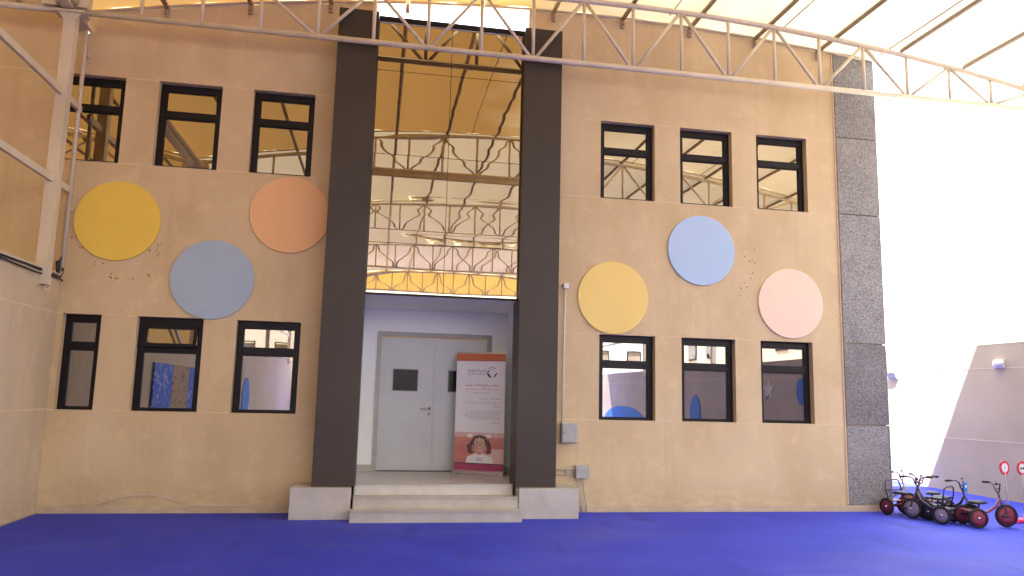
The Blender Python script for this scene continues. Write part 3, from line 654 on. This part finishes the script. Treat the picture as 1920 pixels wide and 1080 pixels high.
# photograph print
rect('printed_backdrop', .008, .818, .178, .62, c_pk); rect('printed_backdrop', .55, .818, .178, .40, c_pl, 1.5)
mb = MB()
for k in range(9): 
    x = .04+.092*k; mb.poly([(x+.045*math.cos(a*.5236), -.0016, .60+.03*math.sin(a*.5236)) for a in range(12)])
mb.build('printed_garland', c_pl, ban); rect('printed_backdrop', .008, .818, .61, .65, c_pl, 1.6)
def ell(cx, cz, rx, rz, n=20, a0=0, a1=360): return [(cx+rx*math.cos(R(a0+(a1-a0)*k/n)), cz+rz*math.sin(R(a0+(a1-a0)*k/n))) for k in range(n+(0 if a1-a0 == 360 else 1))]
fx, fz_ = .425, .455
def P_(mb, pts, lay): mb.poly([(x, -.0008*lay, z) for x, z in pts])
mb = MB()   # hair: parted waves falling to the shoulders, as ragged overlapping locks
P_(mb, ell(fx, fz_+.055, .125, .10), 2.4)
rr = random.Random(5)
for s in (-1, 1):
    for k in range(16):
        t_ = k/15; cx_ = fx+s*(.085+.075*math.sin(t_*2.2)+rr.uniform(-.012, .02)); cz_ = fz_+.09-.20*t_
        P_(mb, [(cx_+rr.uniform(.7, 1.15)*(.032+.012*t_)*math.cos(a*.7854), cz_+rr.uniform(.7, 1.2)*.026*math.sin(a*.7854)) for a in range(8)], 2.5+.05*k)
mb.build('printed_hair', c_hair, ban)
mb = MB(); P_(mb, [(fx-.22, .18), (fx-.20, .27), (fx-.09, .315), (fx-.04, .335), (fx, .32), (fx+.04, .335), (fx+.09, .315), (fx+.21, .27), (fx+.24, .18)], 3.6); mb.build('printed_shirt', c_wh, ban)
for dx in (.15, -.16):
    mb = MB(); P_(mb, ell(fx+dx, .597, .045, .03), 3.7); mb.build('printed_bow', c_wh, ban)
mb = MB(); P_(mb, [(fx-.035, .31), (fx+.035, .31), (fx+.032, .38), (fx-.032, .38)], 3.9); mb.build('printed_neck', c_sk2, ban)
mb = MB(); P_(mb, [(fx-.088, .50), (fx-.084, .43), (fx-.06, .375), (fx-.025, .35), (fx, .345), (fx+.025, .35), (fx+.06, .375), (fx+.084, .43), (fx+.088, .50), (fx+.07, .56), (fx+.03, .585), (fx-.03, .585), (fx-.07, .56)], 4.2); mb.build('printed_face', c_sk, ban)
mb = MB()
for s in (-1, 1): P_(mb, ell(fx+s*.038, .485, .017, .008), 4.6); P_(mb, [(fx+s*.018, .508), (fx+s*.06, .505), (fx+s*.06, .511), (fx+s*.018, .515)], 4.6); P_(mb, ell(fx+s*.055, .575, .05, .022), 4.5)
mb.build('printed_eyes', c_hair, ban)
mb = MB(); P_(mb, [(fx-.042, .422), (fx-.02, .402), (fx, .397), (fx+.02, .402), (fx+.042, .422), (fx, .412)], 4.6); P_(mb, ell(fx, .447, .014, .006), 4.6); mb.build('printed_mouth', c_rd, ban)
mb = MB(); P_(mb, [(fx-.028, .418), (fx+.028, .418), (fx, .406)], 4.9); mb.build('printed_teeth', c_wh, ban)
# emblem: a ring of two dark hands with small figures above
mb = MB(); ex, ez = .60, 1.585
def arc(mb, r0, r1, a0, a1, lay, n=10, c=(ex, ez)):
    q = [(c[0]+r1*math.cos(R(a0+(a1-a0)*k/n)), c[1]+r1*math.sin(R(a0+(a1-a0)*k/n))) for k in range(n+1)]
    q += [(c[0]+(r0+(r1-r0)*.6*(abs(k-n/2)/(n/2))**2)*math.cos(R(a0+(a1-a0)*k/n)), c[1]+(r0+(r1-r0)*.6*(abs(k-n/2)/(n/2))**2)*math.sin(R(a0+(a1-a0)*k/n))) for k in range(n, -1, -1)]
    P_(mb, q, lay)
arc(mb, .052, .084, 175, 262, 1.5); arc(mb, .058, .080, 290, 362, 1.5)
P_(mb, ell(ex-.058, ez+.02, .012, .014, 10), 1.6)
for a in (55, 80, 103, 130): P_(mb, ell(ex+.078*math.cos(R(a)), ez+.085*math.sin(R(a)), .009, .011, 8), 1.6)
arc(mb, .050, .054, 30, 150, 1.5)
mb.build('printed_emblem', c_dk, ban)
def text(s, size, x, z, m_, name='printed_text', align='CENTER', width=None):
    cu = bpy.data.curves.new(name, 'FONT'); cu.body = s; cu.size = size; cu.align_x = align
    to = bpy.data.objects.new(name, cu); C.objects.link(to)
    dg = bpy.context.evaluated_depsgraph_get(); me = bpy.data.meshes.new_from_object(to.evaluated_get(dg)); bpy.data.objects.remove(to)
    if len(me.vertices) and width:
        xs = [v.co.x for v in me.vertices]; k = width/(max(xs)-min(xs))
        mid = (max(xs)+min(xs))/2
        for v in me.vertices: v.co.x = (v.co.x-mid)*k
    for v in me.vertices: v.co = Vector((v.co.x+x, -.0013, v.co.y+z))
    me.materials.clear(); me.materials.append(m_)
    o = bpy.data.objects.new(name, me); C.objects.link(o); o.parent = ban; return o
def AR(s):
    """join Arabic letters with presentation forms, right to left"""
    F = {'ا': 'FE8D,FE8E', 'ب': 'FE8F,FE90,FE92,FE91', 'ج': 'FE9D,FE9E,FEA0,FE9F', 'ح': 'FEA1,FEA2,FEA4,FEA3', 'د': 'FEA9,FEAA', 'ر': 'FEAD,FEAE', 'س': 'FEB1,FEB2,FEB4,FEB3', 'ص': 'FEB9,FEBA,FEBC,FEBB', 'ع': 'FEC9,FECA,FECC,FECB',
         'غ': 'FECD,FECE,FED0,FECF', 'ل': 'FEDD,FEDE,FEE0,FEDF', 'م': 'FEE1,FEE2,FEE4,FEE3', 'ن': 'FEE5,FEE6,FEE8,FEE7', 'ي': 'FEF1,FEF2,FEF4,FEF3', 'ة': 'FE93,FE94', 'ه': 'FEE9,FEEA,FEEC,FEEB', 'و': 'FEED,FEEE', 'ت': 'FE95,FE96,FE98,FE97', 'ط': 'FEC1,FEC2,FEC4,FEC3', 'ف': 'FED1,FED2,FED4,FED3', 'ز': 'FEAF,FEB0', 'ى': 'FEEF,FEF0'}
    out = ''
    for i, c in enumerate(s):
        if c not in F: out += c; continue
        f = [chr(int(v, 16)) for v in F[c].split(',')]
        prev = i > 0 and s[i-1] in F and F[s[i-1]].count(',') == 3; nxt = i+1 < len(s) and s[i+1] in F and len(f) == 4
        out += f[2] if prev and nxt else f[1] if prev else f[3] if nxt else f[0]
    return out[::-1]
text(AR('مدارس العز الرقمية'), .062, .355, 1.602, c_dk, width=.31)
text('Al Smad Schools', .05, .355, 1.548, c_gr, width=.31)
text(AR('برنامج لصالحنا'), .062, .44, 1.372, c_dk, width=.25)
rect('printed_rule', .156, .281, 1.375, 1.385, c_rd); rect('printed_rule', .59, .712, 1.378, 1.388, c_rd)
for z, x0, x1, m_ in ((1.325, .158, .731, c_rd), (1.268, .30, .56, c_gr), (1.175, .43, .753, c_gr), (1.113, .165, .737, c_gr), (1.05, .635, .72, c_gr), (.985, .26, .76, c_gr), (.955, .20, .76, c_gr), (.925, .16, .76, c_gr), (.895, .16, .76, c_gr), (.865, .22, .76, c_gr), (.80, .60, .74, c_gr)):
    text(AR('في عام من العمل تعليم الصغار في مدارس العز' if x1-x0 > .4 else 'التسجيل مفتوح' if x1-x0 > .2 else 'العنوان'), .036, (x0+x1)/2, z-.008, m_, width=x1-x0)
for z in (.225, .255): 
    text('abc', .03, fx, z-.006, c_gr, width=.10) if False else rect('printed_caption', fx-.05, fx+.05, z-.006, z+.006, c_gr, 5)

# ------------------------------------------------------------------ tricycles
def trike(label, loc, rz, frame_c, wheel_c, seat_c=(.02, .02, .03), hoop=False, plate=False, big=1.0, bars_c=None, wing=.21):
    t = thing('tricycle', label, 'tricycle', loc, rz, 'tricycles parked by the right wall')
    fm = mat('trike_paint', frame_c, .35, 0, .5); wm = mat('trike_wheel', wheel_c, .5); sm = mat('trike_seat', seat_c, .5); bm_ = mat('trike_bars', bars_c or frame_c, .35)
    def wheel(x, y, r):
        o = MB().ring_prism([(r-.028, -.017), (r-.006, -.015), (r, 0), (r-.006, .015), (r-.028, .017), (r-.034, 0), (r-.028, -.017)], (x, y, r), (0, 1, 0), 28).build('wheel', M['tyre'], t)
        MB().ring_prism([(0, -.011), (r*.35, -.014), (r-.031, -.008), (r-.031, .008), (r*.35, .014), (0, .011)], (x, y, r), (0, 1, 0), 24).build('wheel_disc', wm, o)
        MB().ring_prism([(0, -.03), (.018, -.03), (.018, .03), (0, .03)], (x, y, r), (0, 1, 0), 12).build('hub', M['chrome'], o)
    rf, rb = .145*big, .125*big
    wheel(.27, 0, rf); wheel(-.22, .19, rb); wheel(-.22, -.19, rb)
    f = MB(); f.tube([(.20, 0, .40), (.14, 0, .28), (.02, 0, .20), (-.12, 0, .17), (-.22, 0, rb)], .019, 10)
    f.tube([(-.22, -.19, rb), (-.22, .19, rb)], .011, 8); f.tube([(-.10, 0, .17), (-.10, 0, .31)], .014, 8)
    f.tube([(-.08, -.03, .17), (-.20, -.15, rb+.02)], .011, 8); f.tube([(-.08, .03, .17), (-.20, .15, rb+.02)], .011, 8)
    f.build('frame', fm, t)
    k = MB()
    for s in (-1, 1): k.tube([(.27, s*.032, rf), (.235, s*.034, .30), (.205, s*.02, .37)], .009, 8)
    k.tube([(.20, 0, .36), (.175, 0, .47)], .014, 8); k.build('fork', bm_, t)
    h = MB()
    for s in (-1, 1): h.tube([(.175, s*.0, .46), (.17, s*.05, .50), (.165, s*.07, .565), (.14, s*.12, .60), (.09, s*wing, .598)], .0095, 8)
    h.tube([(.168, -.06, .525), (.168, .06, .525)], .008, 8)
    h.build('handlebar', bm_, t)
    for s in (-1, 1): MB().tube([(.11, s*(wing-.05), .600), (.065, s*(wing+.035), .596)], .015, 10).build('grip', M['tyre'], t)
    st_ = MB(); st_.ring_prism([(0, .045), (.06, .042), (.095, .03), (.105, .012), (.095, 0), (0, 0)], (-.12, 0, .31), (0, 0, 1), 22)
    for v in st_.bm.verts:
        v.co.x = -.12+(v.co.x+.12)*(1.15 if v.co.x < -.12 else 1.35); v.co.y *= (.55+.45*min(1, max(0, (.0-v.co.x)/.14)))
    st_.build('seat', sm, t)
    MB().box(-.30, -.15, -.13, .13, rb+.075, rb+.088, .004).build('footplate', fm, t)
    for s in (-1, 1):
        MB().tube([(.27, s*.02, rf), (.27, s*.055, rf), (.27+s*.06, s*.06, rf)], .007, 6).build('crank', M['chrome'], t)
        MB().box(.27+s*.06-.03, .27+s*.06+.03, min(s*.06, s*.12), max(s*.06, s*.12), rf-.010, rf+.010, .004).build('pedal', M['tyre'], t)
    if hoop:
        b = MB(); b.tube([(-.20, -.16, .20), (-.25, -.17, .40), (-.26, -.145, .49), (-.26, -.10, .51), (-.26, .10, .51), (-.26, .145, .49), (-.25, .17, .40), (-.20, .16, .20)], .011, 8)
        b.tube([(-.25, -.165, .36), (-.25, .165, .36)], .011, 8); b.build('backrest', bm_, t)
    if plate:
        o = box('number_plate', (.205, .222, -.055, .055, .43, .58), M['mural_blue'], t, .006); box('plate_badge', (.223, .226, -.022, .022, .50, .535), M['pvc'], o)
    return t
dB = (.03, .035, .10)
trike('red tricycle with tall bent handlebars nearest the toy road signs', (8.50, -1.42, 0), R(-12), (.20, .025, .05), (.20, .03, .05), big=1.08, bars_c=(.12, .07, .09), wing=.13)
trike('dark tricycle with a number plate on its steering column', (8.30, -.98, 0), R(-62), dB, (.03, .03, .05), plate=True, wing=.24)
trike('dark tricycle with a hoop backrest in the middle of the row', (8.02, -.93, 0), R(118), (.05, .05, .10), (.25, .22, .30), hoop=True, bars_c=(.04, .04, .08))
trike('tricycle with tan handlebar tube behind the dark hooped one', (8.38, -.42, 0), R(195), (.35, .20, .16), (.10, .03, .05), hoop=False, bars_c=(.42, .26, .18))
trike('tricycle with a dark red front wheel second from the granite corner', (7.98, -.50, 0), R(-75), (.20, .03, .05), (.16, .02, .04), hoop=True, bars_c=(.05, .05, .12))
trike('tricycle with an orange wheel half hidden by the granite corner', (8.24, .22, 0), R(-60), (.55, .50, .45), (.55, .25, .14), hoop=True, bars_c=(.30, .28, .30))

# ------------------------------------------------------------------ toy road signs
def sign(label, x, y, kind, lean):
    t = thing('toy_road_sign', label, 'toy sign', (x, y, 0), R(12), 'toy road signs beside the tricycles')
    red = bpy.data.materials.get('sign_red') or mat('sign_red', (.62, .03, .07), .4); whi = M['pvc']
    MB().ring_prism([(0, 0), (.135, 0), (.135, .03), (.11, .055), (.035, .07), (.03, .12), (0, .12)], (0, 0, 0), (0, 0, 1), 28).build('base', bpy.data.materials.get('sign_base') or mat('sign_base', (.60, .03, .16), .45), t)
    MB().tube([(0, 0, .115), (lean, 0, .70)], .011, 10).build('post', M['box_grey'], t)
    MB().tube([(0, 0, .11), (lean*.15, 0, .215)], .019, 10).build('post_sleeve', M['tyre'], t)
    cz = .775; r = .102
    o = MB().ring_prism([(0, .006), (r, .006), (r, -.006), (r*.66, -.0061), (0, -.0061)], (lean, 0, cz), (0, 1, 0), 36, False).build('sign_plate', red, t)
    MB().ring_prism([(r*.66, -.0072), (0, -.0072)], (lean, 0, cz), (0, 1, 0), 30, False).build('sign_face', whi, o)
    g = MB()
    if kind == 'cars':
        for dx in (-.026, .026):
            g.poly([(lean+dx-.022, -.0085, cz-.012), (lean+dx+.022, -.0085, cz-.012), (lean+dx+.022, -.0085, cz+.004), (lean+dx+.013, -.0085, cz+.006), (lean+dx+.008, -.0085, cz+.018), (lean+dx-.010, -.0085, cz+.018), (lean+dx-.014, -.0085, cz+.006), (lean+dx-.022, -.0085, cz+.004)])
            for q in (-.012, .012): g.poly([(lean+dx+q+.005*math.cos(a*.785), -.0087, cz-.014+.005*math.sin(a*.785)) for a in range(8)])
        g.build('sign_symbol', M['cable'], o)
    else:
        g.poly([(lean-.006, -.0085, cz-.026), (lean+.008, -.0085, cz-.026), (lean+.008, -.0085, cz+.010), (lean-.006, -.0085, cz+.010)]); g.poly([(lean+.001+.009*math.cos(a*.785), -.0087, cz+.022+.009*math.sin(a*.785)) for a in range(8)])
        g.build('sign_symbol', M['box_grey'], o)
    return t
sign('red ringed toy sign with a small pale symbol, left of the pair', 9.20, -1.05, 'man', -.03)
sign('red ringed toy sign with two cars, cut by the picture edge', 9.42, -1.12, 'cars', -.02)
